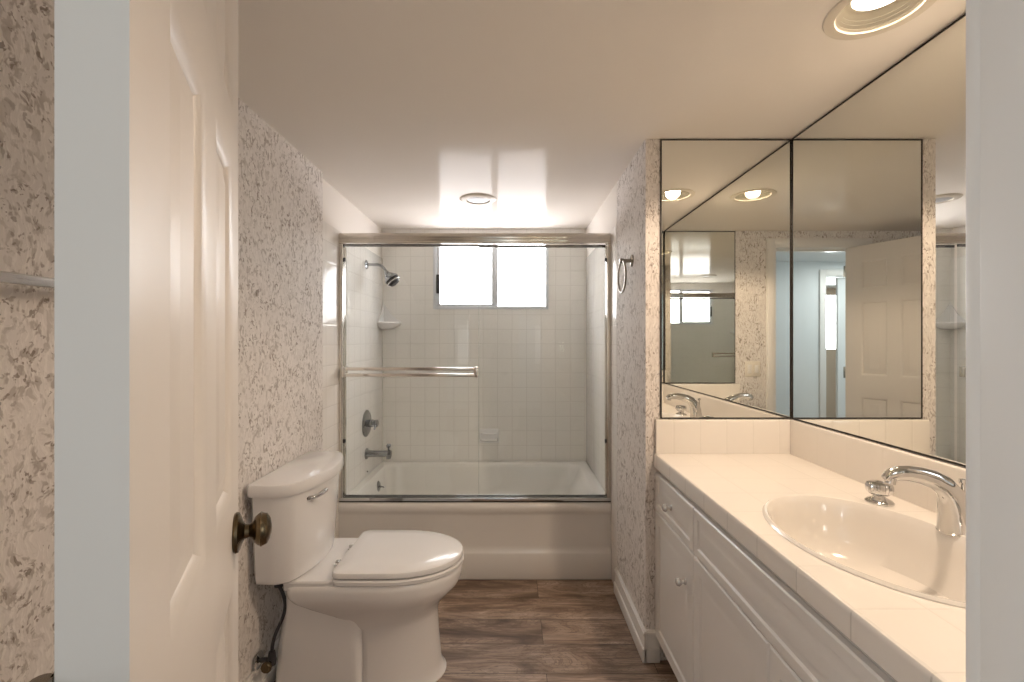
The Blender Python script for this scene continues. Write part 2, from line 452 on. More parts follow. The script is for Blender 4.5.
bm = box(WX0+.001, WX1-.001, YB+.052, YB+.06, WZ0+.001, WZ1-.001)
obj('backing_pane', bm, 'alu', win)

# ---------------------------------------------------------------- six panel door
DW, DT, DH = .60, .035, 2.012
def six_panel(name, mat):
    us = [0, .102, .278, .345, .518, DW]; vs = [0, .23, .90, 1.05, 1.60, 1.685, 1.905, DH]
    bm = bmesh.new()
    for side in (0, 1):
        f = (lambda u, v, d: Vector((u, d, v))) if side == 0 else (lambda u, v, d: Vector((u, DT-d, v)))
        for i in range(5):
            for j in range(7):
                if i in (1, 3) and j in (1, 3, 5):
                    nested(bm, (f, us[i], us[i+1], vs[j], vs[j+1]), [(0, 0), (.010, .004), (.018, .011), (.026, .011), (.056, .004), (.058, .004)])
                else:
                    bm.faces.new([bm.verts.new(f(u, v, 0)) for u, v in ((us[i], vs[j]), (us[i+1], vs[j]), (us[i+1], vs[j+1]), (us[i], vs[j+1]))])
    for (a, b_) in (((0, 0), (0, DH)), ((DW, 0), (DW, DH)), ((0, 0), (DW, 0)), ((0, DH), (DW, DH))):
        bm.faces.new([bm.verts.new((a[0], 0, a[1])), bm.verts.new((b_[0], 0, b_[1])), bm.verts.new((b_[0], DT, b_[1])), bm.verts.new((a[0], DT, a[1]))])
    bmesh.ops.remove_doubles(bm, verts=bm.verts, dist=1e-5)
    o = obj(name, bm, mat); o['kind'] = 'structure'; return o
door = six_panel('door_1', 'door_paint')
door.location = (-.237, .285, .01); door.rotation_euler = (0, 0, math.atan2(.905, -.426))
for sgn, y0 in ((-1, 0), (1, DT)):
    bm = bmesh.new()
    lathe(bm, [(0, 0), (.031, 0), (.033, .003), (.032, .007), (.026, .010), (.017, .013), (.012, .016), (.0105, .022), (.013, .026), (.015, .028), (.021, .030), (.026, .036), (.0275, .042), (.025, .049), (.017, .054), (.006, .056), (0, .056)],
          (DW-.062, y0, .985), (0, sgn, 0), 30)
    torus(bm, (DW-.062, y0+sgn*.040, .985), .0268, .0018, (0, 1, 0))
    obj('door_knob', bm, 'brass', door, label='antique brass door knob')
for z in (.22, 1.02, 1.80):
    bm = bmesh.new()
    lathe(bm, [(0, 0), (.0055, 0), (.0055, .09), (0, .09)], (.0, DT+.006, z), (0, 0, 1), 12)
    B(bm, .0, .03, DT, DT+.002, z, z+.09)
    tube(bm, [(-.001, DT+.006, z+.045), (-.03, DT+.022, z+.045), (-.052, DT+.034, z+.045)], [(.0015, .044)]*3, 8)
    obj('hinge', bm, 'nickel', door)
bm = box(DW, DW+.0015, .006, DT-.006, .955, 1.015)
obj('latch_plate', bm, 'brass', door)
d2 = six_panel('door_2', 'hall_paint'); d2.location = (HX0+.02, -1.10, .01); d2.rotation_euler = (0, 0, -.10); d2.scale = (.895, 1, .985)

# ================================================================ BATHTUB
tub = thing('bathtub', 'white alcove bathtub with a stepped front apron below the glass doors', 'bathtub', (0, YT, 0))
def T(x, y, z): return Vector((x, y-YT, z))
bm = bmesh.new()
x0, x1, y0, y1 = XA+.001, XR-.003, YT, YB-.002
ZR = .424
# apron profile (y offset, z) swept in x
prof = [(.085, ZR), (.02, ZR), (.009, ZR-.004), (.002, ZR-.013), (0, ZR-.028), (.001, ZR-.048), (.008, ZR-.058), (.012, ZR-.075), (.014, .185), (.012, .162), (.004, .150), (0, .140), (0, .012), (.004, .001), (.04, .001)]
rA = [bm.verts.new(T(x0, y0+p, z)) for p, z in prof]; rB = [bm.verts.new(T(x1, y0+p, z)) for p, z in prof]
for k in range(len(prof)-1): bm.faces.new((rA[k], rB[k], rB[k+1], rA[k+1]))
# rounded basin loops
def rr(xa, xb, ya, yb, r, z, n=8):
    out = []
    for cx, cy, a0 in ((xb-r, yb-r, 0), (xa+r, yb-r, PI/2), (xa+r, ya+r, PI), (xb-r, ya+r, 1.5*PI)):
        for k in range(n+1):
            a = a0+PI/2*k/n; out.append(T(cx+r*math.cos(a), cy+r*math.sin(a), z))
    return out
lv = [(x0, x1, y0+.085, y1, .001, ZR), (x0+.045, x1-.06, y0+.087, y1-.05, .10, ZR), (x0+.052, x1-.07, y0+.092, y1-.058, .10, ZR-.006), (x0+.06, x1-.085, y0+.10, y1-.066, .11, ZR-.03),
      (x0+.075, x1-.16, y0+.115, y1-.08, .12, .25), (x0+.09, x1-.25, y0+.13, y1-.095, .13, .13), (x0+.13, x1-.32, y0+.17, y1-.13, .13, .085), (x0+.2, x1-.4, y0+.22, y1-.2, .1, .078)]
loft(bm, rings_from(bm, [rr(*a[:5], a[5]) for a in lv]), False)
bm.faces.new([v for v in rings_from(bm, [rr(*lv[-1][:5], lv[-1][5])])[0]])
bmesh.ops.remove_doubles(bm, verts=bm.verts, dist=1e-4)
obj('tub_basin', bm, 'enamel', tub)
bm = bmesh.new()
ox = x0+.066
lathe(bm, [(0, 0), (.036, 0), (.036, .004), (.03, .009), (.012, .011), (0, .012)], T(ox-.004, 3.08, .345), (1, 0, .12), 26)
tube(bm, [T(ox+.004, 3.08, .345), T(ox+.03, 3.08, .341), T(ox+.036, 3.08, .335)], [.006, .005, .006], 10)
obj('overflow_plate', bm, 'dchrome', tub, label='dark chrome overflow plate with lever')
bm = bmesh.new(); lathe(bm, [(0, 0), (.035, 0), (.033, .004), (.01, .006), (0, .006)], T(x0+.26, 3.0, .079), (0, 0, 1), 24)
obj('drain', bm, 'dchrome', tub)

# ================================================================ SHOWER DOOR
sd = thing('sliding_shower_door', 'framed sliding glass shower door standing on the rim of the bathtub', 'shower door', (0, 2.575, ZR))
def Q(bm, x0, x1, y0, y1, z0, z1, bev=.002): return B(bm, x0, x1, y0, y1, z0-ZR, z1-ZR, bev)
fx0, fx1 = XA+.0015, XR-.0035
bm = bmesh.new()
Q(bm, fx0, fx1, -.03, .03, 1.862, 1.915, .004); Q(bm, fx0, fx1, -.034, -.03, 1.886, 1.908, .001); Q(bm, fx0, fx1, -.033, -.029, 1.858, 1.868, .001)
obj('header_rail', bm, 'satin', sd)
bm = bmesh.new()
Q(bm, fx0, fx1, -.03, .03, ZR+.0005, ZR+.008, .001); Q(bm, fx0, fx1, -.03, -.026, ZR, ZR+.024, .001); Q(bm, fx0, fx1, .026, .03, ZR, ZR+.024, .001); Q(bm, fx0, fx1, -.002, .002, ZR, ZR+.02, .0005)
obj('bottom_track', bm, 'chrome', sd)
for a, b_ in ((fx0, fx0+.022), (fx1-.022, fx1)):
    bm = bmesh.new(); Q(bm, a, b_, -.028, .028, ZR+.009, 1.861, .003)
    s = -1 if a > 0 else 1
    Q(bm, *sorted(((a if s < 0 else b_), (a if s < 0 else b_)+s*.004)), -.012, .012, ZR+.009, 1.86, .0005)
    j = obj('side_jamb', bm, 'satin', sd)
    bm = bmesh.new()
    for z in (.75, 1.76): Q(bm, *sorted(((a if s < 0 else b_), (a if s < 0 else b_)+s*.009)), -.020, -.006, z, z+.02, .002)
    obj('bumper', bm, 'rubber', j)
def panel(xa, xb, y, bary):
    bm = bmesh.new(); Q(bm, xa, xb, y-.003, y+.003, ZR+.012, 1.856, .0005)
    g = obj('glass_panel', bm, 'glass', sd)
    bm = bmesh.new()
    Q(bm, xa, xb, y-.005, y+.005, 1.842, 1.857, .001)
    obj('panel_rail', bm, 'dchrome', g)
    bm = bmesh.new()
    s = -1 if bary < y else 1
    for zc in (1.164, 1.130):
        Q(bm, xa+.003, xb-.006, *sorted((bary, bary+s*.008)), zc-.009, zc+.009, .003)
    for xx in (xa+.002, xb-.024):
        Q(bm, xx, xx+.02, *sorted((y+s*.0032, bary)), 1.118, 1.176, .003)
        Q(bm, xx, xx+.02, *sorted((bary, bary+s*.01)), 1.118, 1.176, .003)
    obj('towel_bar', bm, 'satin', g)
panel(fx0+.024, -.183, -.014, -.05)
bm = bmesh.new(); Q(bm, -.189, fx1-.024, .011, .017, ZR+.012, 1.856, .0005)
g2 = obj('glass_panel', bm, 'glass', sd)
bm = bmesh.new(); Q(bm, -.189, fx1-.024, .009, .019, 1.842, 1.857, .001)
obj('panel_rail', bm, 'dchrome', g2)

# ================================================================ SHOWER FITTINGS (on the left tiled wall)
XT = XA
sh = thing('wall_shower', 'chrome shower head on a bent arm, high on the left tiled wall', 'shower head', (XT, 3.03, 1.82))
bm = bmesh.new(); lathe(bm, [(0, 0), (.03, 0), (.029, .004), (.018, .009), (.011, .011), (0, .011)], (0, 0, 0), (1, 0, 0), 24)
obj('flange', bm, 'dchrome', sh)
bm = bmesh.new(); tube(bm, bez((.009, 0, 0), (.10, 0, 0), (.10, 0, .003), (.135, 0, -.052), 12), .0095, 12)
obj('arm', bm, 'dchrome', sh)
bm = bmesh.new(); ax = Vector((.62, 0, -.78)); hp = Vector((.128, 0, -.045))
lathe(bm, [(0, 0), (.012, 0), (.016, .008), (.015, .018), (.024, .024), (.034, .038), (.044, .052), (.049, .056), (.049, .066), (.044, .068)], hp, ax, 28)
obj('spray_body', bm, 'dchrome', sh)
bm = bmesh.new(); lathe(bm, [(0, .0), (.0445, 0), (.046, .004), (.046, .018), (.039, .022), (.032, .034), (0, .034)], hp+ax.normalized()*.0685, ax, 28)
obj('spray_face', bm, 'rubber', sh, label='black spray face')

bm = bmesh.new(); torus(bm, hp+ax.normalized()*.085, .0452, .0042, ax)
obj('chrome_ring', bm, 'chrome', sh)
va = thing('shower_valve', 'round chrome shower valve plate with lever, above the tub spout', 'shower valve', (XT, 3.03, .775))
bm = bmesh.new(); lathe(bm, [(0, 0), (.088, 0), (.088, .004), (.078, .011), (.05, .014), (.03, .018), (0, .018)], (0, 0, 0), (1, 0, 0), 36); obj('escutcheon', bm, 'dchrome', va)
bm = bmesh.new(); lathe(bm, [(0, 0), (.024, 0), (.026, .02), (.02, .04), (.024, .045), (.024, .058), (.012, .064), (0, .064)], (.017, 0, 0), (1, 0, 0), 24)
tube(bm, [(.065, 0, 0), (.068, -.03, -.012), (.07, -.055, -.03)], [.008, .007, .005], 10); obj('lever_handle', bm, 'dchrome', va)
sp = thing('tub_spout', 'chrome tub spout with a diverter knob on top, below the shower valve', 'tub spout', (XT, 3.03, .575))
bm = bmesh.new(); lathe(bm, [(0, 0), (.036, 0), (.036, .006), (.026, .011), (.022, .02), (.020, .10), (.0215, .14), (.024, .155), (.02, .165), (0, .168)], (0, 0, 0), (1, 0, 0), 28)
tube(bm, [(.147, 0, -.01), (.147, 0, -.032)], [.017, .015], 18); obj('spout', bm, 'dchrome', sp)
bm = bmesh.new(); lathe(bm, [(0, 0), (.006, 0), (.006, .022), (.014, .027), (.016, .04), (.01, .046), (0, .046)], (.147, 0, .017), (0, 0, 1), 18); obj('diverter_knob', bm, 'dchrome', sp)
# corner shelf
bm = bmesh.new()
cs = []
for r, z in ((.012, 1.40), (.06, 1.405), (.098, 1.425), (.105, 1.437), (.102, 1.443), (.085, 1.441), (.03, 1.436)):
    cs.append([Vector((0, 0, z))]+[Vector((r*math.cos(a), -r*math.sin(a), z)) for a in [PI/2*k/12 for k in range(13)]])
loft(bm, rings_from(bm, cs), True)
hh = [(.0, .12), (.02, .09), (.05, .045), (.085, .015), (.1, .004)]
for ax_ in (0, 1):
    sec = []
    for t_ in (0, .006):
        sec.append([Vector(((d, -t_, 1.44+h) if ax_ == 0 else (t_, -d, 1.44+h))) for d, h in hh]+[Vector(((.1, -t_, 1.435) if ax_ == 0 else (t_, -.1, 1.435))), Vector(((0, -t_, 1.435) if ax_ == 0 else (t_, 0, 1.435)))])
    loft(bm, rings_from(bm, sec), True)
o = obj('corner_shelf', bm, 'porcelain'); o.location = (XT+.0005, YB-.0005, -.42); o.scale = (1.3, 1.3, 1.3)
o['label'] = 'white ceramic corner shelf below the shower head, in the left tiled corner'; o['category'] = 'shelf'
# soap dish
bm = bmesh.new(); X0 = -.17
B(bm, -.073, .073, -.012, 0, .0, .105, bev=.005)
sec = []
for s_, z, d in ((.9, .012, .012), (1, .02, .045), (1.0, .03, .062), (1.02, .04, .066), (1.0, .043, .064), (.9, .036, .055), (.85, .026, .04)):
    sec.append([Vector((.066*s_*math.copysign(abs(math.cos(a))**.5, math.cos(a)), -.008-d*abs(math.sin(a))**.7, z)) for a in [PI*k/16 for k in range(17)]])
loft(bm, rings_from(bm, sec), True)
tube(bm, bez((-.055, -.01, .075), (-.05, -.05, .075), (.05, -.05, .075), (.055, -.01, .075)), .006, 10)
o = obj('soap_dish', bm, 'porcelain'); o.location = (X0, YB-.0005, .56)
o['label'] = 'white ceramic soap dish on the tiled back wall above the tub'; o['category'] = 'soap dish'
bm = bmesh.new(); lathe(bm, [(0, 0), (.006, 0), (.006, .002), (.003, .005), (0, .005)], (0, 0, 0), (1, 0, 0), 12)
o = obj('wall_screw', bm, 'rubber'); o.location = (XT, 3.05, .452); o['label'] = 'tiny dark screw head on the left tile just above the overflow plate'; o['category'] = 'screw'

# ================================================================ TOILET (axis along +x, u from the left wall)
TY = 1.85
to = thing('toilet', 'white two-piece toilet with closed lid standing against the wallpapered left wall', 'toilet', (XL, TY, 0))
def egg(ub, uc, uf, W, z, n=20, p=2.15, rc=.03, q=2.0):
    pts = []
    for k in range(n+1):                              # +v side of the front back to -v
        a = -PI/2+PI*k/n
        c, s = math.cos(a), math.sin(a)
        pts.append(Vector((uc+(uf-uc)*math.copysign(abs(c)**(2/p), c), W*math.copysign(abs(s)**(2/q), s), z)))
    for k in range(5):
        a = PI/2+PI/2*k/4; pts.append(Vector((ub+rc+rc*math.cos(a), W-rc+rc*math.sin(a), z)))
    for k in range(5):
        a = PI+PI/2*k/4; pts.append(Vector((ub+rc+rc*math.cos(a), -W+rc+rc*math.sin(a), z)))
    return pts
bm = bmesh.new()
L = [(.365, .40, .672, .160, .001), (.365, .40, .672, .160, .006), (.368, .40, .662, .150, .016), (.37, .40, .652, .144, .05), (.37, .40, .643, .140, .15), (.36, .40, .638, .140, .240), (.33, .42, .642, .146, .265), (.26, .44, .662, .155, .30),
     (.19, .45, .700, .176, .335), (.135, .46, .724, .187, .362), (.115, .46, .733, .191, .382), (.11, .46, .736, .192, .405), (.11, .46, .735, .191, .421), (.116, .46, .730, .186, .428)]
loft(bm, rings_from(bm, [egg(a, b, c, d, z) for a, b, c, d, z in L]), True)
obj('bowl', bm, 'porcelain', to)
bm = bmesh.new()     # rear skirt with shallow side panel
L = [(.045, .28, .390, .160, .001), (.045, .28, .390, .160, .012), (.05, .28, .388, .154, .02), (.065, .28, .386, .152, .2), (.085, .28, .386, .152, .33), (.095, .28, .386, .158, .385), (.10, .28, .37, .17, .425)]
loft(bm, rings_from(bm, [egg(a, b, c, d, z, p=6, q=6) for a, b, c, d, z in L]), True)
obj('skirt', bm, 'porcelain', to)
bm = bmesh.new()     # deck the tank is bolted to
L = [(.105, .19, .295, .165, .400), (.10, .19, .30, .184, .412), (.10, .19, .30, .188, .440), (.104, .19, .296, .184, .4465)]
loft(bm, rings_from(bm, [egg(a, b, c, d, z, p=7, q=7, rc=.02) for a, b, c, d, z in L]), True)
obj('deck', bm, 'porcelain', to)
# seat and lid
bm = bmesh.new()
L = [(.285, .47, .732, .188, .4295), (.28, .47, .740, .193, .434), (.28, .47, .741, .194, .446), (.283, .47, .737, .190, .4515)]
loft(bm, rings_from(bm, [egg(a, b, c, d, z, rc=.030) for a, b, c, d, z in L]), True)
obj('seat', bm, 'seatp', to)
bm = bmesh.new()
L = [(.285, .47, .730, .186, .4545), (.278, .47, .739, .193, .459), (.278, .47, .740, .194, .470), (.281, .47, .737, .191, .477), (.29, .47, .727, .181, .4815), (.33, .47, .68, .135, .4865), (.40, .47, .58, .06, .488)]
loft(bm, rings_from(bm, [egg(a, b, c, d, z, rc=.030) for a, b, c, d, z in L]), True)
obj('seat_lid', bm, 'seatp', to)
for v in (-.075, .075):
    bm = bmesh.new(); lathe(bm, [(0, 0), (.014, 0), (.014, .006), (.009, .009), (.009, .02), (0, .022)], (.264, v, .4465), (0, 0, 1), 16)
    B(bm, .256, .292, v-.011, v+.011, .457, .470, bev=.004)
    obj('seat_hinge', bm, 'chrome' if v < 0 else 'seatp', to)
def tank_sec(W, us, uf, z, u0=.018, n=16):
    pts = [Vector((u0, -W+.015, z)), Vector((u0+.012, -W+.002, z))]
    rc = .035
    pts += [Vector((us*.6, -W, z))]
    for k in range(n+1):
        t_ = -1+2*k/n
        v = W*math.copysign(1-(1-abs(t_))**1.25, t_)
        e = abs(v/W)
        u = us+(uf-us)*(1-e**2.1)
        u -= rc*max(0, (e-.88)/.12)**2.2
        pts.append(Vector((u, v, z)))
    pts += [Vector((us*.6, W, z)), Vector((u0+.012, W-.002, z)), Vector((u0, W-.015, z))]
    return pts
bm = bmesh.new()
L = [(.212, .128, .180, .4475), (.221, .133, .189, .455), (.225, .134, .192, .47), (.236, .138, .203, .62), (.246, .142, .214, .771)]
loft(bm, rings_from(bm, [tank_sec(*a) for a in L]), True)
obj('tank', bm, 'porcelain', to)
bm = bmesh.new()
L = [(.248, .140, .214, .7715, .014), (.258, .150, .226, .774, .012), (.261, .152, .229, .782, .011), (.261, .152, .229, .806, .011), (.257, .148, .225, .814, .012), (.248, .140, .216, .8175, .016)]
loft(bm, rings_from(bm, [tank_sec(a, b, c, z, u) for a, b, c, z, u in L]), True)
obj('tank_lid', bm, 'porcelain', to)
bm = bmesh.new()
lathe(bm, [(0, -.004), (.013, -.004), (.013, .006), (.009, .010), (0, .011)], (.176, -.148, .738), (1, -.35, 0), 18)
tube(bm, bez((.186, -.151, .738), (.203, -.157, .737), (.216, -.125, .739), (.224, -.085, .748), 8), [.008, .008, .008, .0075, .0075, .008, .009, .009, .007], 10)
obj('flush_lever', bm, 'chrome', to, label='chrome flush lever')
bm = bmesh.new(); lathe(bm, [(0, 0), (.016, 0), (.017, .02), (.012, .022), (.012, .034), (0, .034)], (.075, -.15, .411), (0, 0, 1), 16)
obj('fill_nut', bm, 'hose', to)
# supply valve and hose
sv = thing('supply_valve', 'small dark metal water valve with hose low on the wall behind the toilet', 'valve', (XL, 1.675, .155))
bm = bmesh.new(); lathe(bm, [(0, 0), (.03, 0), (.029, .004), (.014, .012), (0, .012)], (.0115, 0, 0), (1, 0, 0), 20); obj('escutcheon', bm, 'chrome', sv)
bm = bmesh.new(); tube(bm, [(.02, 0, 0), (.075, 0, 0)], .009, 12); lathe(bm, [(0, -.016), (.013, -.016), (.015, 0), (.013, .02), (.011, .032), (0, .032)], (.062, 0, 0), (0, 0, 1), 14); obj('valve_body', bm, 'hose', sv)
bm = bmesh.new(); lathe(bm, [(0, 0), (.016, 0), (.019, .003), (.019, .012), (.01, .016), (0, .016)], (.062, -.046, 0), (0, 1, 0), 10); tube(bm, [(.062, -.03, 0), (.062, -.008, 0)], .006, 10); obj('valve_handle', bm, 'brass', sv)
bm = bmesh.new(); tube(bm, bez((.062, 0, .032), (.06, .01, .13), (.13, .04, .14), (.075, .025, .258), 20), .0065, 10); obj('supply_hose', bm, 'hose', sv)

# ================================================================ VANITY
VX, VY0, VY1 = .606, YN+.021, YD-.002
van = thing('vanity_cabinet', 'white vanity cabinet with raised-panel drawers and doors along the right wall', 'cabinet', (VX, YD, 0))
def V(x, y, z): return Vector((x-VX, y-YD, z))
def VB(bm, x0, x1, y0, y1, z0, z1, bev=0): return B(bm, x0-VX, x1-VX, y0-YD, y1-YD, z0, z1, bev)
bm = bmesh.new()
VB(bm, VX+.002, VX+.020, VY0, VY1, .10, .797)
VB(bm, VX+.020, XV-.002, VY1-.018, VY1, .10, .797); VB(bm, VX+.020, XV-.002, VY0, VY0+.018, .10, .797); VB(bm, VX+.020, XV-.002, VY0+.018, VY1-.018, .10, .118)
VB(bm, VX+.07, VX+.085, VY0, VY1, .0, .10)
obj('body', bm, 'cab', van)
def front(y0, y1, z0, z1, kind, knob=None):
    bm = bmesh.new()
    f = lambda u, v, d: V(VX-.018+d, y1-u, v)
    wd = y1-y0; fr = .045 if (z1-z0) > .3 else .028
    lv = [(.0, .018), (0, .004), (.004, 0), (fr, 0), (fr+.005, .005), (fr+.010, .0055), (fr+.028, .001), (fr+.030, .0008)]
    rings = nested(bm, (f, 0, wd, z0, z1), lv); bm.faces.new(rings[0][::-1])
    p = obj(kind, bm, 'cab', van)
    if knob:
        b2 = bmesh.new(); yk, zk = knob
        lathe(b2, [(0, 0), (.010, 0), (.010, .003), (.0055, .006), (.0055, .013), (.012, .017), (.0145, .023), (.012, .030), (.006, .033), (0, .033)], V(VX-.018, yk, zk), (-1, 0, 0), 10)
        obj('knob', b2, 'crystal', p, label='faceted clear knob with chrome centre')
    return p
ZT, ZM, ZB_ = .777, .622, .108
g = .004
front(1.492+g/2, VY1-.003, ZM+g, ZT, 'drawer', (1.70, .700))
front(1.492+g/2, VY1-.003, ZB_, ZM, 'door', (1.56, .50))
front(.62+g/2, 1.492-g/2, ZM+g, ZT, 'false_drawer_front')
front(1.056+g/2, 1.492-g/2, ZB_, ZM, 'door', (1.09, .485))
front(.62+g/2, 1.056-g/2, ZB_, ZM, 'door', (1.02, .485))
front(VY0+.003, .62-g/2, ZM+g, ZT, 'drawer', (.47, .700))
front(VY0+.003, .62-g/2, ZB_, ZM, 'door', (.57, .50))
# countertop with sink hole
CX0 = .584; ZK = .855
SCX, SCY, SRX, SRY = .852, 1.075, .205, .288
ct = thing('vanity_countertop', 'cream tiled countertop with backsplash on top of the vanity cabinet', 'countertop', (CX0, YD, ZK-.058))
def Cc(bm, x0, x1, y0, y1, z0, z1, bev=0): return B(bm, x0-CX0, x1-CX0, y0-YD, y1-YD, z0-(ZK-.058), z1-(ZK-.058), bev)
bm = bmesh.new()
cy0, cy1 = YN+.020, YD-.001
zz = .058
bx, by = CX0, YD
o_, i_ = plate_hole(bm, CX0+.008-bx, XV-.001-bx, cy0-by, cy1-by, zz, SCX-bx, SCY-by, SRX, SRY, 72)
for f in bm.faces: f.material_index = 0
i2 = [bm.verts.new(v.co-Vector((0, 0, .03))) for v in i_]
for i in range(len(i_)):
    j = (i+1) % len(i_); bm.faces.new((i_[i], i_[j], i2[j], i2[i]))
pr = [(.008, zz), (.003, zz-.002), (.0008, zz-.006), (0, zz-.012), (0, .004), (.003, 0), (.02, 0)]
ra = [bm.verts.new((p, cy0-by, z)) for p, z in pr]; rb = [bm.verts.new((p, cy1-by, z)) for p, z in pr]
for k in range(len(pr)-1):
    f = bm.faces.new((ra[k], rb[k], rb[k+1], ra[k+1])); f.material_index = 1 if k > 1 else 0
bmesh.ops.remove_doubles(bm, verts=bm.verts, dist=1e-5)
obj('counter_slab', bm, ['ctile_top', 'ctile_front'], ct)
# backsplashes, rounded cap
def splash(name, ax, a0, a1, base, sgn, mat):
    bm = bmesh.new(); z1 = .140+.058-.0005
    pr = [(0, .0585), (.016, .0585), (.016, z1-.012), (.0145, z1-.004), (.009, z1), (0, z1)]
    fn = (lambda a, d, z: (a, base+sgn*d, z)) if ax == 0 else (lambda a, d, z: (base+sgn*d, a, z))
    loft(bm, rings_from(bm, [[Vector(fn(a, d, z)) for d, z in pr] for a in (a0, a1)]), True)
    obj(name, bm, mat, ct)
splash('backsplash', 0, .590-bx, XV-.018-bx, YD-.001-by, -1, 'ctile_x')
splash('backsplash', 1, cy0+.018-by, YD-.001-by, XV-.001-bx, -1, 'ctile_y')
splash('backsplash', 0, .590-bx, XV-.018-bx, cy0-by, 1, 'ctile_x')
# sink
sk = thing('sink', 'oval cream porcelain sink set into the tiled countertop', 'sink', (SCX, SCY, ZK))
bm = bmesh.new()
def el(k, z, kx=None): 
    kx = k if kx is None else kx
    return [Vector((SRX*kx*math.cos(2*PI*i/64), SRY*k*math.sin(2*PI*i/64), z)) for i in range(64)]
L = [(1.03, .0008, 1.04), (1.03, .0015, 1.04), (1.022, .004, 1.03), (1.008, .007, 1.01), (.99, .0055, .985), (.972, -.003, .962), (.955, -.014, .94), (.935, -.05, .91), (.90, -.10, .87), (.82, -.135, .78), (.66, -.153, .6), (.35, -.160, .36), (.1, -.163, .12)]
rg = rings_from(bm, [el(a, z, k) for a, z, k in L]); loft(bm, rg, False); bm.faces.new(rg[-1])
obj('sink_bowl', bm, 'sinkp', sk)
bm = bmesh.new(); lathe(bm, [(0, 0), (.032, 0), (.032, .003), (.024, .005), (.022, .002), (.02, .008), (0, .01)], (0, 0, -.1625), (0, 0, 1), 24); obj('drain', bm, 'chrome', sk)
# faucet
FX, FY = 1.062, 1.11
fa = thing('faucet', 'chrome widespread faucet with arched spout and round knobs behind the sink', 'faucet', (FX, FY, ZK+.001))
bm = bmesh.new()
path = [(.008, 0, 0), (.008, 0, .012), (.006, 0, .035), (.003, 0, .065), (-.004, 0, .090), (-.020, 0, .111), (-.045, 0, .126), (-.075, 0, .136), (-.105, 0, .141), (-.130, 0, .141), (-.150, 0, .135), (-.160, 0, .126)]
rad = [(.036, .034), (.035, .033), (.033, .031), (.031, .029), (.028, .024), (.025, .018), (.022, .012), (.020, .0105), (.019, .010), (.018, .010), (.017, .010), (.014, .008)]
tube(bm, path, rad, 22)
obj('spout', bm, 'chrome', fa)
bm = bmesh.new(); tube(bm, [(-.147, 0, .131), (-.150, 0, .117)], .011, 16); obj('aerator', bm, 'chrome', fa)
bm = bmesh.new(); lathe(bm, [(0, 0), (.004, 0), (.004, .03), (.008, .034), (.008, .042), (0, .044)], (.026, 0, .085), (0, 0, 1), 12); obj('lift_rod', bm, 'chrome', fa)
bm = bmesh.new(); lathe(bm, [(0, 0), (.036, 0), (.036, .003), (.032, .006), (0, .006)], (.008, 0, -.0002), (0, 0, 1), 30); obj('base_plate', bm, 'chrome', fa)
def knob_bm():
    bm = bmesh.new()
    n = 40
    prof = [(.0, 0), (.030, 0), (.030, .003), (.026, .007), (.015, .012), (.012, .016), (.013, .020)]
    lathe(bm, prof, (0, 0, 0), (0, 0, 1), 32)
    rings = []
    for r, z in [(.012, .019), (.020, .021), (.0255, .026), (.0275, .033), (.0275, .041), (.025, .047), (.019, .050), (.010, .051), (.009, .049), (.002, .049)]:
        rings.append([bm.verts.new(((r+(.0012*math.cos(20*2*PI*k/80) if .024 < r else 0))*math.cos(2*PI*k/80), (r+(.0012*math.cos(20*2*PI*k/80) if .024 < r else 0))*math.sin(2*PI*k/80), z)) for k in range(80)])
    loft(bm, rings, True)
    return bm
k1 = obj('tap_knob', knob_bm(), 'chrome', fa); k1.location = (-.012, .205, 0); k1.scale = (1.15, 1.15, 1.15)
k2 = k1.copy(); COL.objects.link(k2); k2.parent = fa; k2.location = (-.005, -.205, 0)

# ================================================================ MIRRORS
MZ0, MZ1 = .998, ZC-.004
def mirror(name, label, ax, a0, a1, wall, sgn):
    """ax 0: runs in x on a y wall; ax 1: runs in y on an x wall"""
    loc = ((a0+a1)/2, wall, MZ0) if ax == 0 else (wall, (a0+a1)/2, MZ0)
    r = thing(name, label, 'mirror', loc, group='vanity wall mirrors')
    hw = (a1-a0)/2; H = MZ1-MZ0
    def bb(bm, p0, p1, d0, d1, z0, z1):
        d0, d1 = sorted((sgn*d0, sgn*d1))
        return B(bm, p0, p1, d0, d1, z0, z1) if ax == 0 else B(bm, d0, d1, p0, p1, z0, z1)
    bm = bb(bmesh.new(), -hw+.0015, hw-.0015, .001, .006, .0015, H-.0015); obj('mirror_glass', bm, 'mirror', r)
    bm = bmesh.new(); e = .0045
    bb(bm, -hw, -hw+e, .0005, .0075, 0, H); bb(bm, hw-e, hw, .0005, .0075, 0, H); bb(bm, -hw+e, hw-e, .0005, .0075, 0, e); bb(bm, -hw+e, hw-e, .0005, .0075, H-e, H)
    obj('dark_edge', bm, 'black', r)
mirror('wall_mirror', 'narrow dark-edged mirror facing the camera on the end wall beside the towel ring', 0, .611, XV-.008, YD, -1)
mirror('wall_mirror', 'long dark-edged mirror behind the faucet running along the right wall', 1, YN+.009, YD-.009, XV, -1)
mirror('wall_mirror', 'dark-edged mirror on the door wall, seen only in reflection with the shower in it', 0, .611, XV-.008, YN, 1)

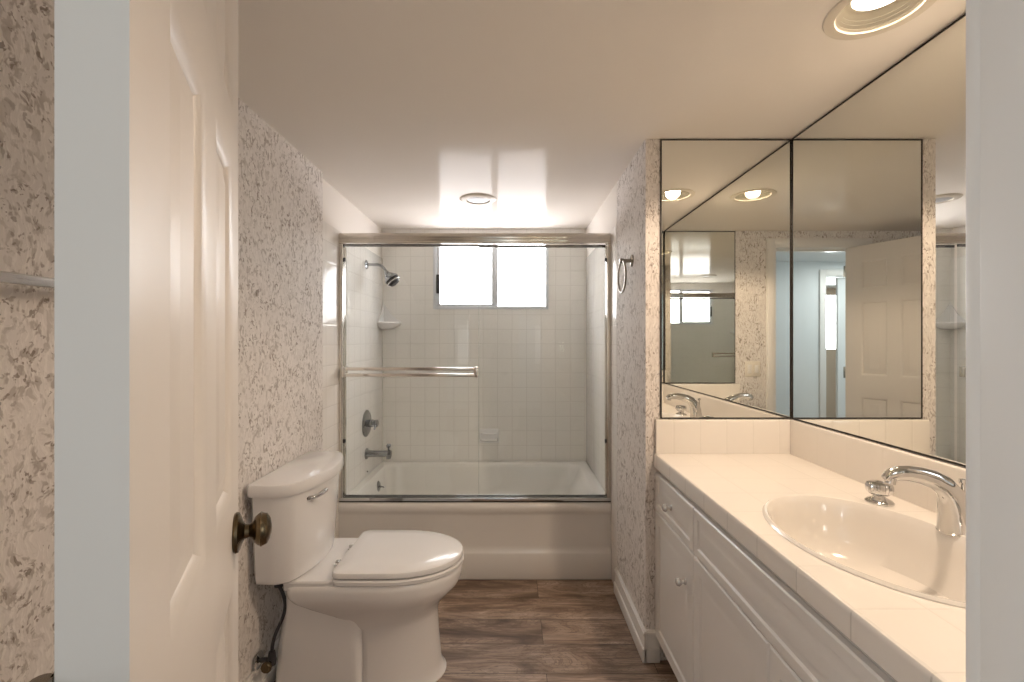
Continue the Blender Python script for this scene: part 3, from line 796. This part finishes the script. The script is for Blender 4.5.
# ================================================================ LIGHTS IN THE CEILING
rl = thing('recessed_light', 'lit round recessed ceiling light with cream ribbed baffle above the sink', 'ceiling light', (LX, LY, ZC))
bm = bmesh.new()
def open_lathe(bm, prof, n=40):
    rings = [[bm.verts.new((r*math.cos(2*PI*k/n), r*math.sin(2*PI*k/n), z)) for k in range(n)] for r, z in prof]
    loft(bm, rings, False)
open_lathe(bm, [(.092, .0), (.094, -.004), (.108, -.006), (.118, -.004), (.120, -.0005), (.094, -.0005)])
obj('trim_ring', bm, 'baffle', rl)
bm = bmesh.new()
open_lathe(bm, [(.093, .0), (.089, .005), (.090, .007), (.084, .013), (.085, .015), (.079, .021), (.080, .023), (.074, .029), (.067, .035), (.058, .036)])
obj('baffle', bm, 'can', rl)
bm = bmesh.new(); lathe(bm, [(0, 0), (.058, 0), (.058, .004), (0, .004)], (0, 0, .034), (0, 0, 1), 36)
obj('lens', bm, 'lens', rl)
sl = thing('shower_light', 'unlit round ceiling light with grey lens above the bathtub', 'ceiling light', (-.20, 2.70, ZC))
bm = bmesh.new(); open_lathe(bm, [(.066, -.003), (.070, -.011), (.085, -.010), (.103, -.005), (.108, -.0005), (.066, -.0005)]); obj('trim_ring', bm, 'baffle', sl)
bm = bmesh.new(); lathe(bm, [(0, -.012), (.04, -.0105), (.060, -.007), (.069, -.002), (.069, -.0005), (0, -.0005)], (0, 0, 0), (0, 0, 1), 32); obj('lens', bm, 'greylens', sl)
sl_ = bpy.data.lights.new('sink_downlight', 'SPOT'); sl_.energy = 26; sl_.color = (1, .775, .575); sl_.spot_size = math.radians(150); sl_.spot_blend = .3; sl_.shadow_soft_size = .04
so_ = bpy.data.objects.new('sink_downlight', sl_); COL.objects.link(so_); so_.location = (LX, LY, ZC+.018)

# ================================================================ TOWEL RING, TOWEL BAR, SWITCH
tr = thing('towel_ring', 'aged metal towel ring on the wallpapered wall right of the shower', 'towel ring', (XR, 2.11, 1.685))
bm = bmesh.new(); lathe(bm, [(0, 0), (.028, 0), (.028, .003), (.02, .007), (.009, .010), (.0085, .038), (.011, .041), (.012, .052), (.008, .058), (0, .058)], (0, 0, 0), (-1, 0, 0), 24); obj('mount', bm, 'nickel', tr)
bm = bmesh.new(); torus(bm, (-.047, 0, -.073), .072, .0048, (1, 0, 0), 48, 10); obj('ring', bm, 'nickel', tr)
tb = thing('towel_bar', 'flat pale towel bar on the wallpapered wall behind the open door', 'towel bar', (XL, .84, 1.428))
bm = box(.050, .058, -.30, .30, -.010, .010, bev=.003); obj('bar', bm, 'chrome', tb)
for s in (-1, 1):
    bm = bmesh.new(); B(bm, 0, .006, s*.30-.02, s*.30+.02, -.02, .02, bev=.003); B(bm, .006, .060, s*.30-.009, s*.30+.009, -.012, .012, bev=.003); obj('bracket', bm, 'chrome', tb)
sw = thing('light_switch', 'ivory two-gang plate with outlet and switch beside the doorway, seen in the mirror', 'light switch', (.478, YN, 1.105))
bm = box(-.058, .058, .0003, .006, -.058, .058, bev=.003); obj('plate', bm, 'switch', sw)
bm = box(-.040, -.012, .006, .011, -.03, .03, bev=.002); obj('rocker', bm, 'white_paint', sw)
bm = box(.011, .041, .006, .009, -.034, .034, bev=.002); ou = obj('outlet', bm, 'white_paint', sw)
